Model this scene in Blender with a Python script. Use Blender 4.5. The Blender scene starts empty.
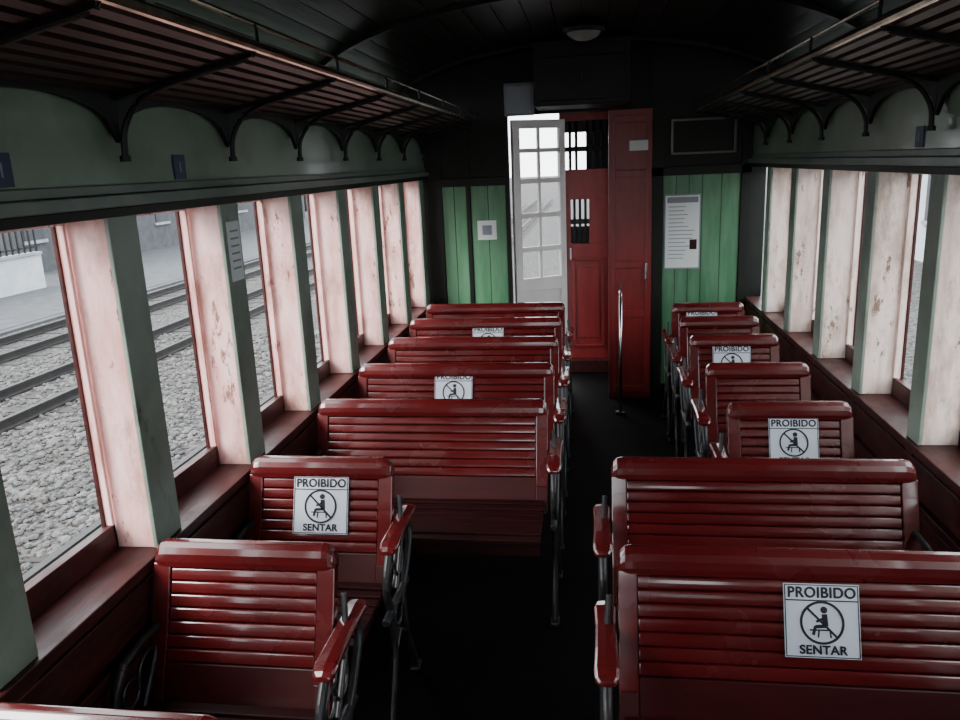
import bpy, bmesh, math, random
from mathutils import Vector, Matrix
random.seed(4)
C = bpy.context.scene.collection

# ---------------------------------------------------------------- materials
def mat(name, col, rough=0.5, col2=None, nscale=6.0, stretch=(1,1,1), bump=0.0, bscale=None,
        metal=0.0, coat=0.0, lo=0.4, hi=0.6, spec=0.5, voronoi=False, rvar=None, patch=None, bdist=.02):
    m = bpy.data.materials.new(name); m.use_nodes = True
    nt = m.node_tree; N = nt.nodes; L = nt.links
    b = N['Principled BSDF']
    b.inputs['Base Color'].default_value = (*col, 1)
    b.inputs['Roughness'].default_value = rough
    b.inputs['Metallic'].default_value = metal
    b.inputs['Coat Weight'].default_value = coat
    b.inputs['Coat Roughness'].default_value = 0.09
    b.inputs['Specular IOR Level'].default_value = spec
    if col2 is not None or bump > 0:
        tc = N.new('ShaderNodeTexCoord'); mp = N.new('ShaderNodeMapping')
        mp.inputs['Scale'].default_value = stretch
        L.new(tc.outputs['Object'], mp.inputs['Vector'])
        if voronoi:
            n = N.new('ShaderNodeTexVoronoi'); n.inputs['Scale'].default_value = nscale
            fac = n.outputs['Color']; dist = n.outputs['Distance']
            sep = N.new('ShaderNodeSeparateColor'); L.new(fac, sep.inputs[0]); fac = sep.outputs[0]
        else:
            n = N.new('ShaderNodeTexNoise'); n.inputs['Scale'].default_value = nscale
            n.inputs['Detail'].default_value = 6.0; n.inputs['Roughness'].default_value = 0.6
            fac = n.outputs['Fac']; dist = fac
        L.new(mp.outputs['Vector'], n.inputs['Vector'])
        if col2 is not None:
            r = N.new('ShaderNodeValToRGB')
            r.color_ramp.elements[0].position = lo; r.color_ramp.elements[0].color = (*col, 1)
            r.color_ramp.elements[1].position = hi; r.color_ramp.elements[1].color = (*col2, 1)
            L.new(fac, r.inputs['Fac']); out=r.outputs['Color']
            if patch:   # chipped / dirty paint patches: list of (colour, scale, threshold, softness)
                for pc,ps,pt,pf in patch:
                    n2=N.new('ShaderNodeTexNoise'); n2.inputs['Scale'].default_value=ps; n2.inputs['Detail'].default_value=8
                    n2.inputs['Roughness'].default_value=.7
                    mp2=N.new('ShaderNodeMapping'); mp2.inputs['Scale'].default_value=(1,1,.4); mp2.inputs['Location'].default_value=(ps,ps*2,0); L.new(tc.outputs['Object'],mp2.inputs['Vector'])
                    L.new(mp2.outputs['Vector'],n2.inputs['Vector'])
                    r2=N.new('ShaderNodeValToRGB'); r2.color_ramp.elements[0].position=pt; r2.color_ramp.elements[1].position=pt+pf
                    L.new(n2.outputs['Fac'],r2.inputs['Fac'])
                    mx=N.new('ShaderNodeMix'); mx.data_type='RGBA'
                    L.new(r2.outputs['Color'],mx.inputs[0]); L.new(out,mx.inputs[6]); mx.inputs[7].default_value=(*pc,1)
                    out=mx.outputs[2]
            L.new(out, b.inputs['Base Color'])
        if rvar:
            n3=N.new('ShaderNodeTexNoise'); n3.inputs['Scale'].default_value=6; n3.inputs['Detail'].default_value=3
            L.new(tc.outputs['Object'],n3.inputs['Vector'])
            mr=N.new('ShaderNodeMapRange'); mr.inputs[1].default_value=.35; mr.inputs[2].default_value=.65
            mr.inputs[3].default_value=rvar[0]; mr.inputs[4].default_value=rvar[1]
            L.new(n3.outputs['Fac'],mr.inputs[0]); L.new(mr.outputs[0],b.inputs['Roughness'])
        if bump > 0:
            bp = N.new('ShaderNodeBump'); bp.inputs['Strength'].default_value = bump
            bp.inputs['Distance'].default_value = bdist
            if voronoi: bp.invert = True
            L.new(dist, bp.inputs['Height']); L.new(bp.outputs['Normal'], b.inputs['Normal'])
    return m

M = {}
M['red']   = mat('varnished_red_wood', (.082,.0062,.0072), .2, (.100,.0085,.0092), 4, (1,4,4), .015, coat=.9, rvar=(.16,.30))
M['redshade']= mat('shaded_red_wood', (.036,.0032,.0038), .38, (.046,.004,.0045), 5, (1,8,8), .04, spec=.35)  # same red wood, shade of the lower seatback put into its colour
M['redshade_dk'] = mat('dark_shaded_red_wood', (.014,.0018,.002), .5, (.022,.0025,.0025), 5, (1,8,8), .05, spec=.2)  # red wood darkened further: painted shade for seat pan, frame and slat gaps
M['redwall']=mat('wall_red_paint', (.028,.006,.0055), .4, (.058,.011,.010), 7, (6,.8,6), .12, rvar=(.3,.55), spec=.3)
M['reddoor']=mat('door_red_paint', (.20,.014,.015), .35, (.24,.019,.019), 4, (6,6,1), .05)
M['green'] = mat('green_paint', (.17,.22,.175), .42, (.25,.31,.25), 4, (1,1,1), .08, patch=[((.08,.085,.065),12,.60,.12)])
M['greenE']= mat('green_panel_paint', (.065,.20,.10), .4, (.11,.27,.145), 4, (4,4,.6), .06, patch=[((.04,.10,.055),9,.62,.12)])
M['frieze']= mat('frieze_green_paint', (.16,.23,.165), .28, (.23,.31,.225), 3, (1,1,1), .04, coat=.6)
M['header']= mat('header_green_paint', (.10,.14,.11), .3, (.16,.20,.16), 3, (1,1,1), .05)
M['gdark'] = mat('dark_green_paint', (.004,.007,.005), .5, (.007,.011,.007), 4, spec=.3)
M['pink']  = mat('worn_pink_paint', (.70,.34,.31), .5, (.92,.60,.565), 5, (3,3,.7), .15, lo=.35, hi=.6, patch=[((.54,.28,.23),8,.50,.15),((.26,.11,.08),16,.59,.05)])
M['cream'] = mat('worn_cream_paint', (.64,.48,.41), .5, (.92,.76,.69), 5, (3,3,.6), .15, lo=.35, hi=.55, patch=[((.50,.36,.28),8,.50,.15),((.24,.15,.10),16,.60,.05)])
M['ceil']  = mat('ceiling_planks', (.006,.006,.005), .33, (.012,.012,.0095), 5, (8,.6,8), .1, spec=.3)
M['black'] = mat('black_iron', (.004,.004,.005), .45, spec=.35)
M['iron']  = mat('cast_iron', (.02,.02,.022), .4, (.04,.04,.042), 20, metal=.5)
M['rack']  = mat('rack_redwood', (.010,.003,.0027), .4, (.034,.008,.008), 6, (8,.8,8), .1, spec=.25)
M['brass'] = mat('aged_brass', (.24,.20,.15), .18, (.42,.37,.28), 12, metal=.95)
M['chrome']= mat('steel', (.6,.62,.64), .2, metal=1.0)
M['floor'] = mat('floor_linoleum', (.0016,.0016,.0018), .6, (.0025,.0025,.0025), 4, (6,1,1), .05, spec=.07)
M['white'] = mat('white_paint', (.90,.90,.88), .4, (.95,.95,.93), 5)
M['sign']  = mat('sign_plastic', (.72,.79,.88), .3)
M['ink']   = mat('black_ink', (.008,.008,.016), .5)
M['paper'] = mat('paper', (.80,.86,.84), .6)
M['blue']  = mat('blue_plate', (.015,.022,.07), .4)
M['grey']  = mat('grey_box', (.24,.28,.32), .5)
M['lamp']  = mat('opal_glass', (.25,.27,.25), .3)
M['gravel']= mat('gravel', (.010,.010,.010), .95, (.125,.118,.114), 24, (1,1,1), 1.0, lo=.0, hi=1., voronoi=True, bdist=.05)
M['stone_a']=mat('ballast_stone_grey', (.065,.063,.063), .95, (.135,.13,.125), 3)
M['stone_b']=mat('ballast_stone_brown', (.052,.045,.041), .95, (.115,.102,.093), 3)
M['rail']  = mat('rail_steel', (.010,.009,.009), .55, (.02,.017,.016), 8, metal=.2)
M['sleeper']=mat('sleeper_wood', (.022,.019,.018), .9, (.04,.035,.032), 6, (1,6,1))
M['conc']  = mat('concrete', (.044,.048,.053), .9, (.062,.066,.071), 3, bump=.2)
M['plaster']=mat('plaster', (.20,.22,.24), .8, (.26,.28,.30), 2)
M['wallfar']=mat('pale_wall', (.36,.39,.42), .8, (.44,.47,.50), 2)
M['slate'] = mat('slate', (.03,.033,.04), .8, (.045,.048,.055), 2)
M['leaf']  = mat('foliage', (.006,.015,.006), .9, (.015,.03,.010), 10, bump=.5)

# ---------------------------------------------------------------- mesh builder
class MB:
    def __init__(s): s.v=[]; s.f=[]; s.mi=[]; s.mats=[]
    def slot(s, m):
        m = M[m]
        if m not in s.mats: s.mats.append(m)
        return s.mats.index(m)
    def add(s, vs, fs, m):
        o=len(s.v); k=s.slot(m)
        s.v += [tuple(v) for v in vs]
        for f in fs: s.f.append([i+o for i in f]); s.mi.append(k)
    def box(s, x0,x1,y0,y1,z0,z1, m):
        vs=[(x,y,z) for x in (x0,x1) for y in (y0,y1) for z in (z0,z1)]
        s.add(vs,[(0,1,3,2),(4,6,7,5),(0,4,5,1),(2,3,7,6),(0,2,6,4),(1,5,7,3)],m)
    def extr(s, poly, a, b, axis, m):
        def P(p,t):
            if axis=='x': return (t,p[0],p[1])
            if axis=='y': return (p[0],t,p[1])
            return (p[0],p[1],t)
        n=len(poly)
        vs=[P(p,a) for p in poly]+[P(p,b) for p in poly]
        fs=[tuple(range(n))[::-1],tuple(range(n,2*n))]
        fs+=[(i,(i+1)%n,(i+1)%n+n,i+n) for i in range(n)]
        s.add(vs,fs,m)
    def loft(s, rings, m):
        n=len(rings[0]); vs=[p for r in rings for p in r]; fs=[]
        for k in range(len(rings)-1):
            for i in range(n):
                a=k*n+i; b=k*n+(i+1)%n
                fs.append((a,b,b+n,a+n))
        fs.append(tuple(range(n))[::-1]); fs.append(tuple(range((len(rings)-1)*n,len(rings)*n)))
        s.add(vs,fs,m)
    def tube(s, pts, r, m, n=8):
        pts=[Vector(p) for p in pts]; rings=[]
        for i,p in enumerate(pts):
            t=(pts[min(i+1,len(pts)-1)]-pts[max(i-1,0)]).normalized()
            up=Vector((1,0,0)) if abs(t.x)<.8 else Vector((0,0,1))
            a=t.cross(up).normalized(); b=t.cross(a).normalized()
            rr = r[i] if isinstance(r,(list,tuple)) else r
            rings.append([p+(a*math.cos(k*2*math.pi/n)+b*math.sin(k*2*math.pi/n))*rr for k in range(n)])
        s.loft(rings,m)
    def obj(s, name, bevel=0.0, parent=None, smooth=False, seg=2):
        me=bpy.data.meshes.new(name); me.from_pydata(s.v,[],s.f)
        for m in s.mats: me.materials.append(m)
        for p,k in zip(me.polygons,s.mi): p.material_index=k; p.use_smooth=smooth
        bm=bmesh.new(); bm.from_mesh(me); bmesh.ops.recalc_face_normals(bm,faces=bm.faces); bm.to_mesh(me); bm.free()
        o=bpy.data.objects.new(name,me); C.objects.link(o)
        if bevel>0:
            b=o.modifiers.new('bevel','BEVEL'); b.width=bevel; b.segments=seg; b.limit_method='ANGLE'; b.angle_limit=.6
        if parent: o.parent=parent
        return o

def spline(pts, n=6):
    out=[]; P=[pts[0]]+list(pts)+[pts[-1]]
    for i in range(1,len(P)-2):
        for k in range(n):
            t=k/n
            out.append(tuple(.5*((2*P[i][j])+(-P[i-1][j]+P[i+1][j])*t+(2*P[i-1][j]-5*P[i][j]+4*P[i+1][j]-P[i+2][j])*t*t+(-P[i-1][j]+3*P[i][j]-3*P[i+1][j]+P[i+2][j])*t**3) for j in range(len(pts[0]))))
    out.append(tuple(pts[-1])); return out

# ---------------------------------------------------------------- dimensions
XL, XR = -1.20, 1.11
OL, OR = -1.36, 1.28
YB, YE = -2.2, 5.80
SILL, WTOP = .75, 1.665
pillL = [1.85+.623*k for k in range(-6,7)]
pillR = [2.72+.617*k for k in range(-7,5)]
PWL, PWR = .125, .10

def side_wall(name, xi, xo, pills, s, pm, PW):
    b=MB()
    def bx(a,c,y0,y1,z0,z1,m): b.box(min(a,c),max(a,c),y0,y1,z0,z1,m)
    bx(xi,xo,YB,YE,0,SILL-.03,'redwall')
    bx(xi+s*.016,xo,YB,YE,SILL-.03,SILL,'redwall')
    bx(xo,xo+s*.03,YB,YE,SILL,SILL+.065,'redwall')
    bx(xi+s*.010,xi,YB,YE,SILL-.16,SILL-.045,'redwall')
    bx(xi+s*.022,xi,YB,YE,.545,.575,'redwall')
    bx(xi+s*.010,xi,YB,YE,.40,.53,'redwall')
    bx(xi+s*.018,xi,YB,YE,0,.14,'redwall')
    for y in pills:
        y1=min(y+PW,YE)
        if y>YE-.02: continue
        bx(xi-s*.012,xo,y,y1,SILL,WTOP,pm)
        bx(xi,xi-s*.012,y-.003,y1+.003,SILL,WTOP,'green')
        bx(xi+s*.008,xi,y+.02,y1-.02,.14,SILL-.03,'redwall')
        bx(xo+s*.012,xo,y-.006,y1+.006,SILL+.06,WTOP,'redwall')
    bx(xi,xo,YB,YE,WTOP,2.13,'frieze')
    bx(xi+s*.035,xi,YB,YE,WTOP+.02,WTOP+.05,'header')
    bx(xi+s*.022,xi,YB,YE,WTOP-.005,WTOP+.02,'gdark')
    bx(xi+s*.012,xi,YB,YE,WTOP+.05,WTOP+.075,'header')
    ys=[YB]+[y+PW*.5 for y in pills if YB<y<YE]+[YE]
    for a,c in zip(ys[:-1],ys[1:]):
        if c-a<.08: continue
        poly=[(a,1.975),(a,1.84)]
        n=14
        for k in range(1,n):
            t=k/n; u=abs(2*t-1)
            poly.append((a+(c-a)*t, 1.945-.10*(1-math.sqrt(max(0,1-u**2.2)))))
        poly+=[(c,1.84),(c,1.975)]
        x0,x1=sorted((xi+s*.012,xi+s*.026))
        b.extr(poly,x0,x1,'x','gdark')
    return b.obj(name,.003)
wl=side_wall('wall_left',XL,OL,pillL,+1,'pink',PWL)
wr=side_wall('wall_right',XR,OR,pillR,-1,'cream',PWR)

wn=1
for pills,xo,s,PW,pm in ((pillL,OL,1,PWL,'pink'),(pillR,OR,-1,PWR,'cream')):
    for a,c in zip(pills[:-1],pills[1:]):
        y0=a+PW+.007; y1=c-.007
        if y0<-.2 or c>YE: continue
        b=MB(); x0,x1=sorted((xo+s*.031,xo+s*.045))
        z0=SILL; z1=WTOP
        b.box(x0,x1,y0,y0+.012,z0,z1,pm); b.box(x0,x1,y1-.012,y1,z0,z1,pm)
        b.box(x0,x1,y0,y1,z0,z0+.075,'redwall'); b.box(x0,x1,y0,y1,z1-.02,z1,pm)
        b.obj('window_%d'%wn,.002); wn+=1

# ---------------------------------------------------------------- floor
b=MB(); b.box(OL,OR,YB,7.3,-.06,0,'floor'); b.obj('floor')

# ---------------------------------------------------------------- ceiling
cx=(OL+OR)/2; hw=(OR-OL)/2
def cz(x): 
    u=(x-cx)/(hw+.03)
    return 2.10+.42*math.sqrt(max(0,1-u*u))
b=MB(); n=28
xs=[cx-hw*math.cos(math.pi*k/n) for k in range(n+1)]
for a,c in zip(xs[:-1],xs[1:]):
    g=.003
    A=(a+g,cz(a)); B=(c-g,cz(c))
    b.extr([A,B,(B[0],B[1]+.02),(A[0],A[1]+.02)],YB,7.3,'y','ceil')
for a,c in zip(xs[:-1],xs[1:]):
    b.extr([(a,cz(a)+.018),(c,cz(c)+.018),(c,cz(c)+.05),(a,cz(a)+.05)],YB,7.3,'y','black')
b.obj('ceiling')
k=1
for y in (-.9,.7,2.3,3.9,5.5):
    b=MB()
    for a,c in zip(xs[2:-3],xs[3:-2]):
        b.extr([(a,cz(a)-.022),(c,cz(c)-.022),(c,cz(c)+.004),(a,cz(a)+.004)],y,y+.045,'y','ceil')
    b.obj('trim_%d'%k); k+=1

# ---------------------------------------------------------------- luggage racks
def rack(xi,s,pills,PW):
    b=MB()
    x1=xi+s*.40; z0,z1=1.955,2.035
    y0,y1=YB+.05,YE-.04
    def pt(t): return (xi+s*(.028+.372*t), z0+(z1-z0)*t)
    ns=8
    for i in range(ns):
        a=pt((i+.15)/ns); c=pt((i+.72)/ns)
        b.extr([a,c,(c[0],c[1]+.014),(a[0],a[1]+.014)],y0,y1,'y','rack')
    b.tube([(x1+s*.008,y0,z1+.012),(x1+s*.008,y1,z1+.012)],.013,'brass',10)
    b.tube([(x1+s*.008,y0,z1+.062),(x1+s*.008,y1,z1+.062)],.006,'brass',8)
    for y in [p+PW*.5 for p in pills if y0+.1<p+PW*.5<y1]:
        pts=spline([(xi+s*.033,y,1.80),(xi+s*.045,y,1.88),(xi+s*.11,y,1.95),(xi+s*.27,y,1.995),(x1,y,2.03),(x1+s*.012,y,2.10)],5)
        b.tube(pts,[.009-.004*i/len(pts) for i in range(len(pts))],'black')
        b.tube([(xi+s*.033,y,1.795),(xi+s*.033,y,1.81)],.014,'black')
        a=pt(0); c=pt(1)
        b.extr([(a[0],a[1]-.012),(c[0],c[1]-.012),c,a],y-.010,y+.010,'y','black')
    return b.obj('luggage_rack',0,smooth=False)
rack(XL,1,pillL,PWL); rack(XR,-1,pillR,PWR)

# ---------------------------------------------------------------- seats
PRO=[(.36,-.172),(.40,-.152),(.46,-.124),(.53,-.094),(.60,-.064),(.67,-.038),(.73,-.018),(.775,-.006),(.80,0)]
def py(z):
    for (a,ya),(c,yc) in zip(PRO[:-1],PRO[1:]):
        if z<=c: return ya+(yc-ya)*(z-a)/(c-a)
    return PRO[-1][1]
def seat(x0,x1,yb,aisle,name):
    b=MB()
    rings=[]
    for x,sc in ((x0,.35),(x0+.006,.72),(x0+.018,.93),(x0+.035,1),(x1-.035,1),(x1-.018,.93),(x1-.006,.72),(x1,.35)):
        ring=[]
        for dy,z in ((-.014,.733),(-.015,.752),(-.012,.772),(-.004,.788),(.008,.799),(.024,.801),(.036,.792),(.040,.775),(.030,.735)):
            Y=yb+py(.75)+dy+.006; Z=.735+(z-.735)*sc
            Yc=yb+py(.75)+.018
            ring.append((x,Yc+(Y-Yc)*(.5+.5*sc),Z))
        rings.append(ring)
    b.loft(rings,'red')
    def strip(xa,xb,za,zb,off,th,m,bulge=0):
        n=max(1,int((zb-za)/.05)) if not bulge else 4
        zs=[za+(zb-za)*i/n for i in range(n+1)]
        poly=[(yb+py(z)+off-bulge*(1-(2*i/n-1)**2),z) for i,z in enumerate(zs)]+[(yb+py(z)+off+th,z) for z in reversed(zs)]
        b.extr(poly,xa,xb,'x',m)
    sw=.048
    for xa,xb in ((x0,x0+sw),(x1-sw,x1)):
        strip(xa,xb,.47,.745,-.004,.034,'red'); strip(xa,xb,.37,.47,-.004,.034,'redshade')
    z=.7295
    for i in range(7):
        h=.0285
        strip(x0+sw+.0015,x1-sw-.0015,z-h,z,.001,.014,'red',.0010)
        z-=h+.0042
    strip(x0+sw,x1-sw,.37,z,.003,.013,'redshade')
    strip(x0+.01,x1-.01,.37,.74,.016,.012,'redshade_dk')
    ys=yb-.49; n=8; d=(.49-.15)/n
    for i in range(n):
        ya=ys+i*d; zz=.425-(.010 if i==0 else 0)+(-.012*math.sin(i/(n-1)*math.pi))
        b.box(x0+.01,x1-.01,ya,ya+d-.006,zz-.018,zz,'redshade_dk')
    b.box(x0+.015,x1-.015,ys+.02,ys+.05,.34,.405,'redshade_dk')
    b.box(x0+.015,x1-.015,yb-.20,yb-.17,.34,.40,'redshade_dk')
    for xx in (x0+.02,x1-.045): b.box(xx,xx+.025,ys+.03,yb-.18,.36,.40,'redshade_dk')
    for side in (0,1):
        is_aisle = (side==1 and aisle>0) or (side==0 and aisle<0)
        sg = 1 if side==1 else -1
        xe = x1 if side==1 else x0
        xc = xe+sg*.032 if is_aisle else xe-sg*.016
        fr=spline([(xc,yb-.23,.585),(xc,yb-.285,.52),(xc,yb-.29,.45),(xc,yb-.255,.37),(xc,yb-.26,.22),(xc,yb-.33,.09),(xc,yb-.36,.012)],5)
        bk=spline([(xc,yb+.03,.585),(xc,yb+.035,.52),(xc,yb-.03,.44),(xc,yb-.11,.36),(xc,yb-.10,.22),(xc,yb-.03,.09),(xc,yb-.0,.012)],5)
        b.tube(fr,.013,'iron'); b.tube(bk,.013,'iron')
        b.tube([(xc,yb-.33,.385),(xc,yb-.05,.385)],.014,'iron')
        b.tube([(xc,yb-.26,.22),(xc,yb-.18,.27),(xc,yb-.10,.22)],.009,'iron')
        for (cy_,cz_,r) in ((yb-.13,.50,.05),(yb-.22,.49,.035),(yb-.18,.33,.04)):
            b.tube([(xc,cy_+r*math.cos(t),cz_+r*math.sin(t)) for t in [j*2*math.pi/14 for j in range(15)]],.006,'iron',6)
        for yy in (yb-.36,yb-.0): b.box(xc-.016,xc+.016,yy-.03,yy+.03,0,.014,'iron')
        b.tube([(xc,yb-.18,.42),(xc,yb-.07,.56),(xc-sg*.01,yb-.025,.68)],.009,'iron')
        if is_aisle:
            w=.029; rings=[]
            for yy,zz,ww,hh in ((-.255,.583,.6,.6),(-.245,.589,.95,.9),(-.22,.596,1.05,1),(-.15,.600,.95,1),(-.05,.601,.9,1),(.03,.603,1,1),(.055,.600,.9,.9),(.065,.598,.5,.5)):
                ring=[]
                for ax,az in ((-1,-.5),(-1,.4),(-.75,.8),(0,1),(.75,.8),(1,.4),(1,-.5),(0,-.7)):
                    ring.append((xc+ax*w*ww,yb+yy,zz+az*.015*hh))
                rings.append(ring)
            b.loft(rings,'red')
        else:
            b.tube([(xc,yb-.25,.575),(xc,yb-.15,.592),(xc,yb+.03,.588)],.011,'iron')
    return b.obj(name,.003)

LS=(-1.175,-.668); LWd=(-1.165,-.18); RW=(.062,1.00); RS=(.53,1.00)
rowsL=[(LS,1.125),(LS,1.795),(LS,2.415),(LWd,3.09),(LWd,3.70),(LWd,4.30),(LWd,4.86),(LWd,5.40)]
rowsR=[(RW,1.17),(RW,1.83),(RW,2.44),(RS,3.06),(RS,3.67),(RS,4.29),(RS,4.80),(RS,5.28)]
for (x0,x1),y in rowsL: seat(x0,x1,y,+1,'train_seat' if x1<-.5 else 'train_bench')
for (x0,x1),y in rowsR: seat(x0,x1,y,-1,'train_seat' if x0>.5 else 'train_bench')

# ---------------------------------------------------------------- warning signs
def text_mesh(b, body, size, x, z, y, m, bold=.022, sx=1.0):
    cu=bpy.data.curves.new('t','FONT'); cu.body=body; cu.size=size; cu.align_x='CENTER'; cu.offset=size*bold; cu.space_character=1.06
    ob=bpy.data.objects.new('t',cu); C.objects.link(ob)
    bpy.context.view_layer.update()
    me=bpy.data.meshes.new_from_object(ob.evaluated_get(bpy.context.evaluated_depsgraph_get()))
    b.add([(x+v.co.x*sx,y,z+v.co.y) for v in me.vertices],[tuple(p.vertices) for p in me.polygons],m)
    bpy.data.objects.remove(ob)
def sign_mesh():
    b=MB(); h=.09
    b.box(-h,h,-.003,0,-h,h,'sign')
    t=.0022; y0,y1=-.0042,-.003
    for (xa,xb,za,zb) in ((-h+.002,h-.002,h-.002-t,h-.002),(-h+.002,h-.002,-h+.002,-h+.002+t),(-h+.002,-h+.002+t,-h+.002,h-.002),(h-.002-t,h-.002,-h+.002,h-.002),(-h+.004,h-.004,.048,.051)):
        b.box(xa,xb,y0,y1,za,zb,'ink')
    text_mesh(b,'PROIBIDO',.036,0,.057,-.0045,'ink',sx=.95)
    text_mesh(b,'PROIBIDO',.036,.0009,.0576,-.0046,'ink',sx=.95)
    text_mesh(b,'SENTAR',.030,0,-.080,-.0045,'ink')
    text_mesh(b,'SENTAR',.030,.0009,-.0795,-.0046,'ink')
    R=.050; cz0=-.004; n=40
    ring=[]
    for k in range(n):
        a=2*math.pi*k/n
        ring.append([((R+dr)*math.cos(a),yy,cz0+(R+dr)*math.sin(a)) for dr,yy in ((-.003,-.003),(.003,-.003),(.003,-.0045),(-.003,-.0045))])
    vs=[p for r in ring for p in r]; fs=[]
    for k in range(n):
        for j in range(4):
            fs.append((k*4+j,k*4+(j+1)%4,((k+1)%n)*4+(j+1)%4,((k+1)%n)*4+j))
    b.add(vs,fs,'ink')
    def bar(xa,za,xb,zb,w):
        d=Vector((xb-xa,0,zb-za)).normalized(); nrm=Vector((-d.z,0,d.x))*w
        P=[Vector((xa,0,za))-nrm,Vector((xb,0,zb))-nrm,Vector((xb,0,zb))+nrm,Vector((xa,0,za))+nrm]
        b.extr([(p.x,p.z) for p in P],-.0045,-.003,'y','ink')
    bar(-.035,cz0+.035,.035,cz0-.035,.0028)
    b.extr([(.005+.0085*math.cos(k*math.pi/6),cz0+.031+.0085*math.sin(k*math.pi/6)) for k in range(12)],-.0044,-.003,'y','ink')
    bar(.006,cz0+.021,.008,cz0-.008,.0065); bar(.008,cz0-.008,-.016,cz0-.010,.0042)
    bar(-.016,cz0-.008,-.022,cz0-.030,.0035); bar(.006,cz0+.012,-.014,cz0+.002,.0028)
    bar(-.03,cz0-.018,.020,cz0-.018,.0018); bar(.018,cz0-.018,.020,cz0-.036,.0018); bar(-.008,cz0-.018,-.010,cz0-.036,.0018)
    return b
sb=sign_mesh(); so=sb.obj('prohibition_sign'); first=True
ang=-math.atan2(py(.71)-py(.57),.14)
for x,y,z,sc in ((.547,1.83,.645,.97),(-.915,2.415,.650,1.07),(.776,3.06,.655,1.03),(-.675,3.70,.67,1.05),(.75,4.29,.655,1.1),(-.65,4.86,.66,1.1),(.725,5.28,.665,1.1)):
    if first: o=so; first=False
    else:
        o=bpy.data.objects.new('prohibition_sign',so.data); C.objects.link(o)
    o.location=(x,y+py(z)-.006,z); o.rotation_euler=(ang,0,0); o.scale=(sc,1,sc)

# ---------------------------------------------------------------- end wall
b=MB()
DL,DR=-.58,.13
def vplanks(x0,x1,z0,z1,m,w=.105):
    n=max(1,round((x1-x0)/w)); d=(x1-x0)/n
    for i in range(n): b.box(x0+i*d+.002,x0+(i+1)*d-.002,YE-.012,YE+.01,z0,z1,m)
b.box(XL-.1,DL,YE,YE+.05,0,2.6,'gdark')
b.box(.43,XR+.1,YE,YE+.05,0,2.6,'gdark')
b.box(DL,.43,YE,YE+.05,2.08,2.6,'gdark')
vplanks(XL+.12,-.90,.10,1.60,'greenE'); vplanks(-.87,DL-.03,.10,1.60,'greenE')
vplanks(.51,.78,.10,1.62,'greenE'); vplanks(.78,XR-.07,.10,1.62,'greenE')
for x0,x1 in ((XL,XL+.12),(-.90,-.87),(DL-.03,DL)): b.box(x0,x1,YE-.022,YE+.01,0,2.05,'gdark')
for x0,x1 in ((.43,.51),(XR-.07,XR)): b.box(x0,x1,YE-.03,YE+.01,0,2.05,'gdark')
b.box(XL,DL,YE-.03,YE+.01,1.60,1.66,'gdark'); b.box(.43,XR,YE-.03,YE+.01,1.62,1.68,'gdark')
b.box(.56,1.0,YE-.008,YE,1.77,1.99,'gdark')
for x0,x1 in ((.56,1.0),):
    for q in ((x0,x1,1.76,1.775),(x0,x1,1.985,2.0),(x0,x0+.015,1.76,1.99),(x1-.015,x1,1.76,1.99)):
        b.box(q[0],q[1],YE-.02,YE,q[2],q[3],'header')
b.obj('wall_end',.002)
b=MB(); y0,y1=YB-.05,YB  # unseen rear wall; doorway and windows added for glare on the seatbacks
b.box(OL,-.98,y0,y1,0,2.6,'gdark'); b.box(-.52,-.32,y0,y1,0,2.6,'gdark'); b.box(.28,.48,y0,y1,0,2.6,'gdark'); b.box(.94,OR,y0,y1,0,2.6,'gdark')
b.box(-.98,-.52,y0,y1,0,.85,'gdark'); b.box(-.98,-.52,y0,y1,1.65,2.6,'gdark'); b.box(.48,.94,y0,y1,0,.85,'gdark'); b.box(.48,.94,y0,y1,1.65,2.6,'gdark')
b.box(-.32,.28,y0,y1,2.05,2.6,'gdark')
b.obj('wall_back')

b=MB(); y=YE-.05
b.box(.13,.43,y,y+.07,0,2.08,'reddoor')
for q in ((.145,.175),(.385,.415)): b.box(q[0],q[1],y-.012,y,.05,2.04,'reddoor')
for z in (.05,.62,.98,1.62,1.99): b.box(.175,.385,y-.012,y,z,z+.05,'reddoor')
b.box(.27,.40,y-.02,y-.012,1.80,1.87,'paper')
b.box(.385,.40,y-.03,y-.012,.90,1.02,'chrome')
b.obj('door_1',.003)

root=bpy.data.objects.new('door_2',None); C.objects.link(root); root.location=(DL+.02,YE+.03,0); root.rotation_euler=(0,0,math.radians(33))
b=MB(); W=.44
for x0,x1 in ((0,.06),(W-.05,W)): b.box(x0,x1,-.018,.018,.06,2.05,'white')
b.box(W*.5-.010,W*.5+.010,-.012,.012,.9,2.02,'white')
for z,h in ((.06,.14),(.50,.05),(.80,.10),(1.10,.035),(1.35,.035),(1.60,.035),(1.82,.03),(1.99,.06)): b.box(.04,W-.04,-.015,.015,z,z+h,'white')
b.box(.04,W-.04,-.006,.006,.1,.82,'white')
b.obj('door_leaf',.003,parent=root)

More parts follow.
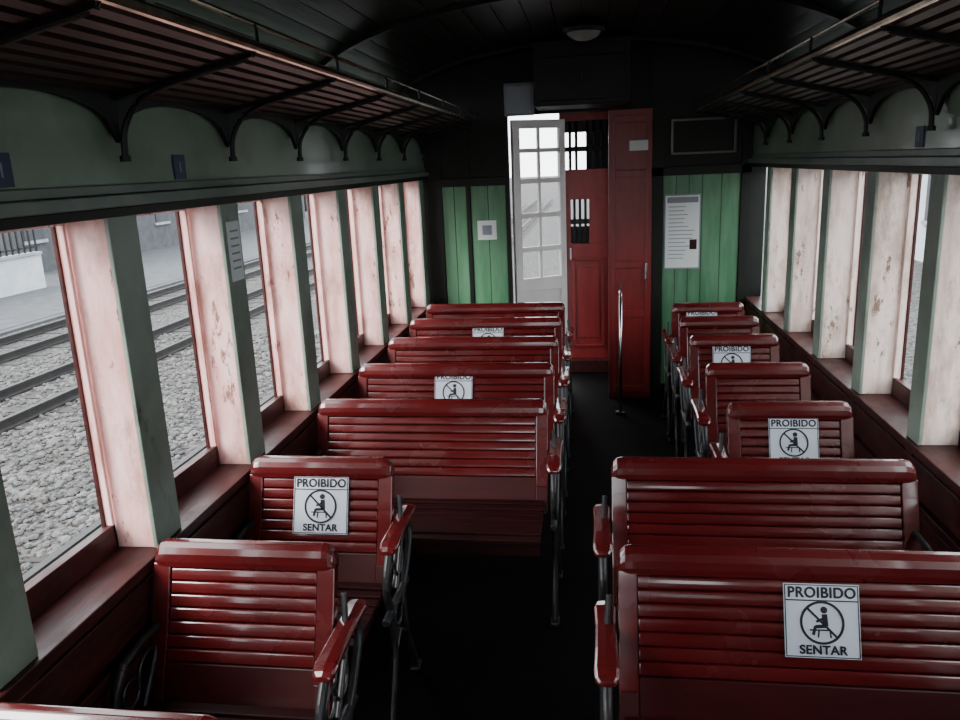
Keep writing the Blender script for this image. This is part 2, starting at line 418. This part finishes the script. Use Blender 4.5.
b=MB(); Y2=6.6
b.box(-.245,-.20,Y2-.02,Y2+.05,0,2.12,'reddoor'); b.box(.16,.205,Y2-.02,Y2+.05,0,2.12,'reddoor')
b.box(-.2,.16,Y2-.02,Y2+.05,2.06,2.12,'reddoor')
b.box(-.2,.16,Y2,Y2+.04,.10,1.08,'reddoor'); b.box(-.2,.16,Y2,Y2+.04,1.44,1.68,'reddoor')
b.box(-.2,-.16,Y2,Y2+.04,1.08,1.44,'reddoor'); b.box(-.01,.16,Y2,Y2+.04,1.08,1.44,'reddoor')
for x in (-.13,-.085,-.04): b.box(x-.011,x+.011,Y2+.01,Y2+.02,1.08,1.44,'black')
b.box(-.16,-.01,Y2+.015,Y2+.03,1.24,1.28,'slate'); b.box(-.16,-.01,Y2+.03,Y2+.035,1.08,1.22,'slate')
for q in ((-.15,.11,.94,.96),(-.15,.11,.20,.22),(-.15,-.13,.2,.96),(.09,.11,.2,.96)): b.box(q[0],q[1],Y2-.012,Y2,q[2],q[3],'reddoor')
b.box(-.11,.07,Y2-.008,Y2,.28,.88,'reddoor')
for x in (-.16,-.11,-.02,.03,.09,.14): b.box(x-.012,x+.012,Y2+.01,Y2+.03,1.68,2.06,'black')
b.box(-.2,.16,Y2+.01,Y2+.03,1.82,1.86,'black'); b.box(-.2,.16,Y2+.01,Y2+.03,1.97,2.06,'black'); b.box(-.03,.16,Y2+.03,Y2+.035,1.68,2.0,'slate')
b.box(-.27,.205,Y2-.10,Y2+.05,0,.10,'redwall')
b.tube([(-.165,Y2-.04,.95),(-.165,Y2-.04,1.05)],.008,'chrome')
b.obj('door_3',.003)
b=MB()
b.box(.205,OR,Y2,Y2+.05,0,2.6,'gdark'); b.box(OL,-.245,Y2,Y2+.05,2.14,2.6,'gdark'); b.box(-.245,.205,Y2,Y2+.05,2.12,2.6,'gdark')
b.box(OL,-.95,Y2,Y2+.05,0,2.6,'gdark')
b.obj('wall_vestibule')

b=MB()
b.box(-.36,.26,5.35,YE,2.10,2.50,'black'); b.box(-.33,.23,5.335,5.35,2.13,2.40,'black'); b.box(-.06,-.04,5.32,5.335,2.25,2.31,'iron')
b.obj('electrical_cabinet',.006)
b=MB()
b.box(-.57,-.37,5.50,5.56,2.06,2.27,'grey'); b.box(-.555,-.385,5.49,5.50,2.075,2.255,'grey'); b.box(-.49,-.44,5.56,YE,2.15,2.20,'grey')
b.obj('loudspeaker_box',.006)
def dome(name,x,y,z,r):
    b=MB(); rings=[]
    for k in range(8):
        a=k/7*math.pi/2*.97; rr=r*math.cos(a); zz=z-.055*math.sin(a)
        rings.append([(x+rr*math.cos(t),y+rr*math.sin(t),zz) for t in [j*2*math.pi/24 for j in range(24)]])
    b.loft(rings,'lamp')
    b.loft([[(x+q*math.cos(t),y+q*math.sin(t),zz) for t in [j*2*math.pi/24 for j in range(24)]] for q,zz in ((r+.02,z+.03),(r+.02,z-.006),(r,z-.01))],'black')
    return b.obj(name,smooth=True)
dome('ceiling_lamp',-.03,4.85,2.47,.10); dome('ceiling_lamp',-.03,1.6,2.47,.10)

b=MB(); y=YE-.0145
b.box(.52,.775,y,y+.002,.96,1.49,'grey'); b.box(.53,.765,y-.002,y,.97,1.48,'paper')
b.box(.54,.755,y-.003,y-.002,1.43,1.47,'grey')
for i in range(14): 
    w=random.uniform(.10,.19); b.box(.55,.55+w,y-.003,y-.002,1.40-i*.028,1.405-i*.028,'grey')
b.box(.70,.75,y-.003,y-.002,1.10,1.17,'rack')
b.obj('notice_poster')
b=MB(); b.box(-.825,-.685,y,y+.002,1.21,1.35,'paper'); b.box(-.79,-.72,y-.004,y,1.245,1.315,'grey'); b.obj('notice_card')
yy=pillL[7]
b=MB(); b.box(XL+.0005,XL+.004,yy+.02,yy+.11,1.40,1.60,'paper')
for i in range(6): b.box(XL+.004,XL+.005,yy+.035,yy+.095,1.565-i*.025,1.571-i*.025,'grey')
b.obj('notice_card')
for xx,y0,s in ((XL,1.47,1),(XL,2.20,1),(XR,2.9,-1)):
    b=MB(); x0,x1=sorted((xx+s*.0005,xx+s*.006)); b.box(x0,x1,y0,y0+.065,1.745,1.815,'blue')
    x0,x1=sorted((xx+s*.006,xx+s*.007)); b.box(x0,x1,y0+.03,y0+.036,1.765,1.795,'grey')
    b.obj('seat_number_plate',.001)

b=MB()
b.tube([(.20,5.36,0),(.20,5.36,.84)],.011,'chrome',12)
b.tube([(.20,5.36,0),(.20,5.36,.02)],.035,'iron',16)
b.tube([(.20,5.36,.83),(.20,5.45,.86),(.22,5.60,.86),(.22,5.735,.86)],.010,'chrome',10)
b.obj('handrail_post',smooth=True)

# ---------------------------------------------------------------- outside
G=-1.0
b=MB(); b.box(-80,80,-40,160,G-.3,G,'gravel'); b.obj('gravel_ground')
tracks=(-3.35,-7.2,-9.8)
def track(xc):
    b=MB()
    for y in range(-6,90):
        b.box(xc-.9,xc+.9,y*.6,y*.6+.2,G-.02,G+.012,'sleeper')
    for s in (-.5,.5):
        x=xc+s
        prof=[(x-.055,G+.012),(x+.055,G+.012),(x+.055,G+.03),(x+.01,G+.045),(x+.01,G+.11),(x+.033,G+.12),(x+.033,G+.145),(x-.033,G+.145),(x-.033,G+.12),(x-.01,G+.11),(x-.01,G+.045),(x-.055,G+.03)]
        b.extr(prof,-6,60,'y','rail')
    b.obj('railway_track')
for xc in tracks: track(xc)
ph=(1+5**.5)/2
IV=[Vector(v).normalized() for v in ((-1,ph,0),(1,ph,0),(-1,-ph,0),(1,-ph,0),(0,-1,ph),(0,1,ph),(0,-1,-ph),(0,1,-ph),(ph,0,-1),(ph,0,1),(-ph,0,-1),(-ph,0,1))]
IF=[(0,11,5),(0,5,1),(0,1,7),(0,7,10),(0,10,11),(1,5,9),(5,11,4),(11,10,2),(10,7,6),(7,1,8),(3,9,4),(3,4,2),(3,2,6),(3,6,8),(3,8,9),(4,9,5),(2,4,11),(6,2,10),(8,6,7),(9,8,1)]
verts=[]; faces=[]; mi=[]
rs=random.Random(9)
for i in range(17000):
    y=rs.uniform(.5,13); x=rs.uniform(-8.8,-1.7)
    if y>8 and rs.random()<.35: continue
    if any(abs(abs(x-xc)-.5)<.085 for xc in tracks): continue
    r=rs.uniform(.018,.046)*(1.15 if rs.random()<.15 else 1)
    a=rs.uniform(0,6.28); ca,sa=math.cos(a),math.sin(a)
    sx,sy,sz=rs.uniform(.8,1.4),rs.uniform(.7,1.1),rs.uniform(.55,.9)
    o=len(verts)
    for v in IV:
        j=rs.uniform(.8,1.15)*r
        px,pyy=v.x*sx*j,v.y*sy*j
        verts.append((x+px*ca-pyy*sa,y+px*sa+pyy*ca,G+r*.3+v.z*sz*j))
    k=0 if rs.random()<.65 else 1
    for f in IF: faces.append((f[0]+o,f[1]+o,f[2]+o)); mi.append(k)
me=bpy.data.meshes.new('ballast_stones'); me.from_pydata(verts,[],faces)
me.materials.append(M['stone_a']); me.materials.append(M['stone_b']); me.polygons.foreach_set('material_index',mi)
C.objects.link(bpy.data.objects.new('ballast_stones',me))

P0=G+.06
b=MB(); b.box(-40,-11.2,-20,80,G-.1,P0,'conc'); b.box(-11.2,-11.0,-20,80,G-.1,P0-.01,'conc'); b.obj('concrete_platform')
b=MB(); b.box(-14.6,-14.4,-5,19,P0,G+.95,'wallfar'); b.box(-14.65,-14.35,-5,19,G+.95,G+1.02,'plaster'); b.obj('boundary_wall')
b=MB()
for i in range(110): b.box(-14.52,-14.48,-5+i*.22,-4.96+i*.22,G+1.02,G+1.95,'black')
for z in (1.12,1.85): b.box(-14.52,-14.48,-5,19,G+z,G+z+.05,'black')
b.obj('iron_fence')
def building(x0,x1,y0,y1,h,wm,rm,side,base):
    b=MB(); b.box(x0,x1,y0,y1,base,base+h,wm)
    xm=(x0+x1)/2
    b.extr([(x0-.5,base+h),(x1+.5,base+h),(xm,base+h+1.6)],y0-.5,y1+.5,'y',rm)
    xf = x1 if side>0 else x0
    n=int((y1-y0)/2.5)
    for i in range(n):
        y=y0+(i+.5)*(y1-y0)/n
        a,c=sorted((xf-side*.02,xf+side*.04))
        b.box(a,c,y-.45,y+.45,base+1.0,base+2.4,'slate'); 
        a,c=sorted((xf,xf+side*.07)); b.box(a,c,y-.55,y+.55,base+.9,base+1.0,'plaster')
    b.obj('station_building')
building(-24,-17,21,46,3.6,'conc','slate',1,P0)
building(-34,-22,-10,16,4.2,'slate','slate',1,P0)
building(8,13,-12,34,3.6,'wallfar','slate',-1,G)
def tree(x,y,h,base):
    b=MB(); b.tube([(x,y,base),(x+.1,y,base+h*.5)],[.22,.14],'sleeper')
    for k in range(9):
        a=random.random()*6.28; rr=h*.2; px=x+rr*math.cos(a)*random.random()*1.3; pyy=y+rr*math.sin(a); pz=base+h*(.5+.4*random.random()); r=h*random.uniform(.15,.24)
        rings=[]
        for i in range(7):
            p=-math.pi/2+math.pi*i/6; q=max(.02,math.cos(p))*r
            rings.append([(px+q*math.cos(t)*random.uniform(.85,1.15),pyy+q*math.sin(t)*random.uniform(.85,1.15),pz+r*math.sin(p)) for t in [j*.6283 for j in range(10)]])
        b.loft(rings,'leaf')
    b.obj('tree',smooth=True)
for x,y,h in ((-20,54,7),(-25,60,8),(-30,50,8)): tree(x,y,h,P0)

# ---------------------------------------------------------------- light
w=bpy.data.worlds.new('overcast_sky'); bpy.context.scene.world=w; w.use_nodes=True
nt=w.node_tree; bg=nt.nodes['Background']
tc=nt.nodes.new('ShaderNodeTexCoord'); sp=nt.nodes.new('ShaderNodeSeparateXYZ'); rp=nt.nodes.new('ShaderNodeValToRGB')
nt.links.new(tc.outputs['Generated'],sp.inputs[0]); nt.links.new(sp.outputs['Z'],rp.inputs['Fac']); nt.links.new(rp.outputs['Color'],bg.inputs['Color'])
rp.color_ramp.elements[0].color=(.93,.97,1,1); rp.color_ramp.elements[1].color=(.88,.95,1,1)
bg.inputs['Strength'].default_value=6.5
sl=bpy.data.lights.new('sun','SUN'); sl.energy=5.5; sl.angle=math.radians(25); sl.color=(1,.96,.91)
s=bpy.data.objects.new('sun',sl); C.objects.link(s)
s.rotation_euler=Vector((.62,.55,-.62)).to_track_quat('-Z','Y').to_euler()

# ---------------------------------------------------------------- camera
F=Vector((110,-200,783)).normalized()
D=Vector((135,3140,0)); D.z=-(D.x*F.x+D.y*F.y)/F.z; D.normalize()
R=D.cross(F)
cam=bpy.data.cameras.new('camera'); co=bpy.data.objects.new('camera',cam); C.objects.link(co)
cam.sensor_width=36; cam.lens=36*783/960; cam.clip_start=.02; cam.clip_end=500
r=Vector((R.x,F.x,-D.x)); u=-Vector((R.y,F.y,-D.y)); bk=-Vector((R.z,F.z,-D.z))
m=Matrix((( r.x,u.x,bk.x,0),(r.y,u.y,bk.y,0),(r.z,u.z,bk.z,1.75),(0,0,0,1)))
co.matrix_world=m
bpy.context.scene.camera=co
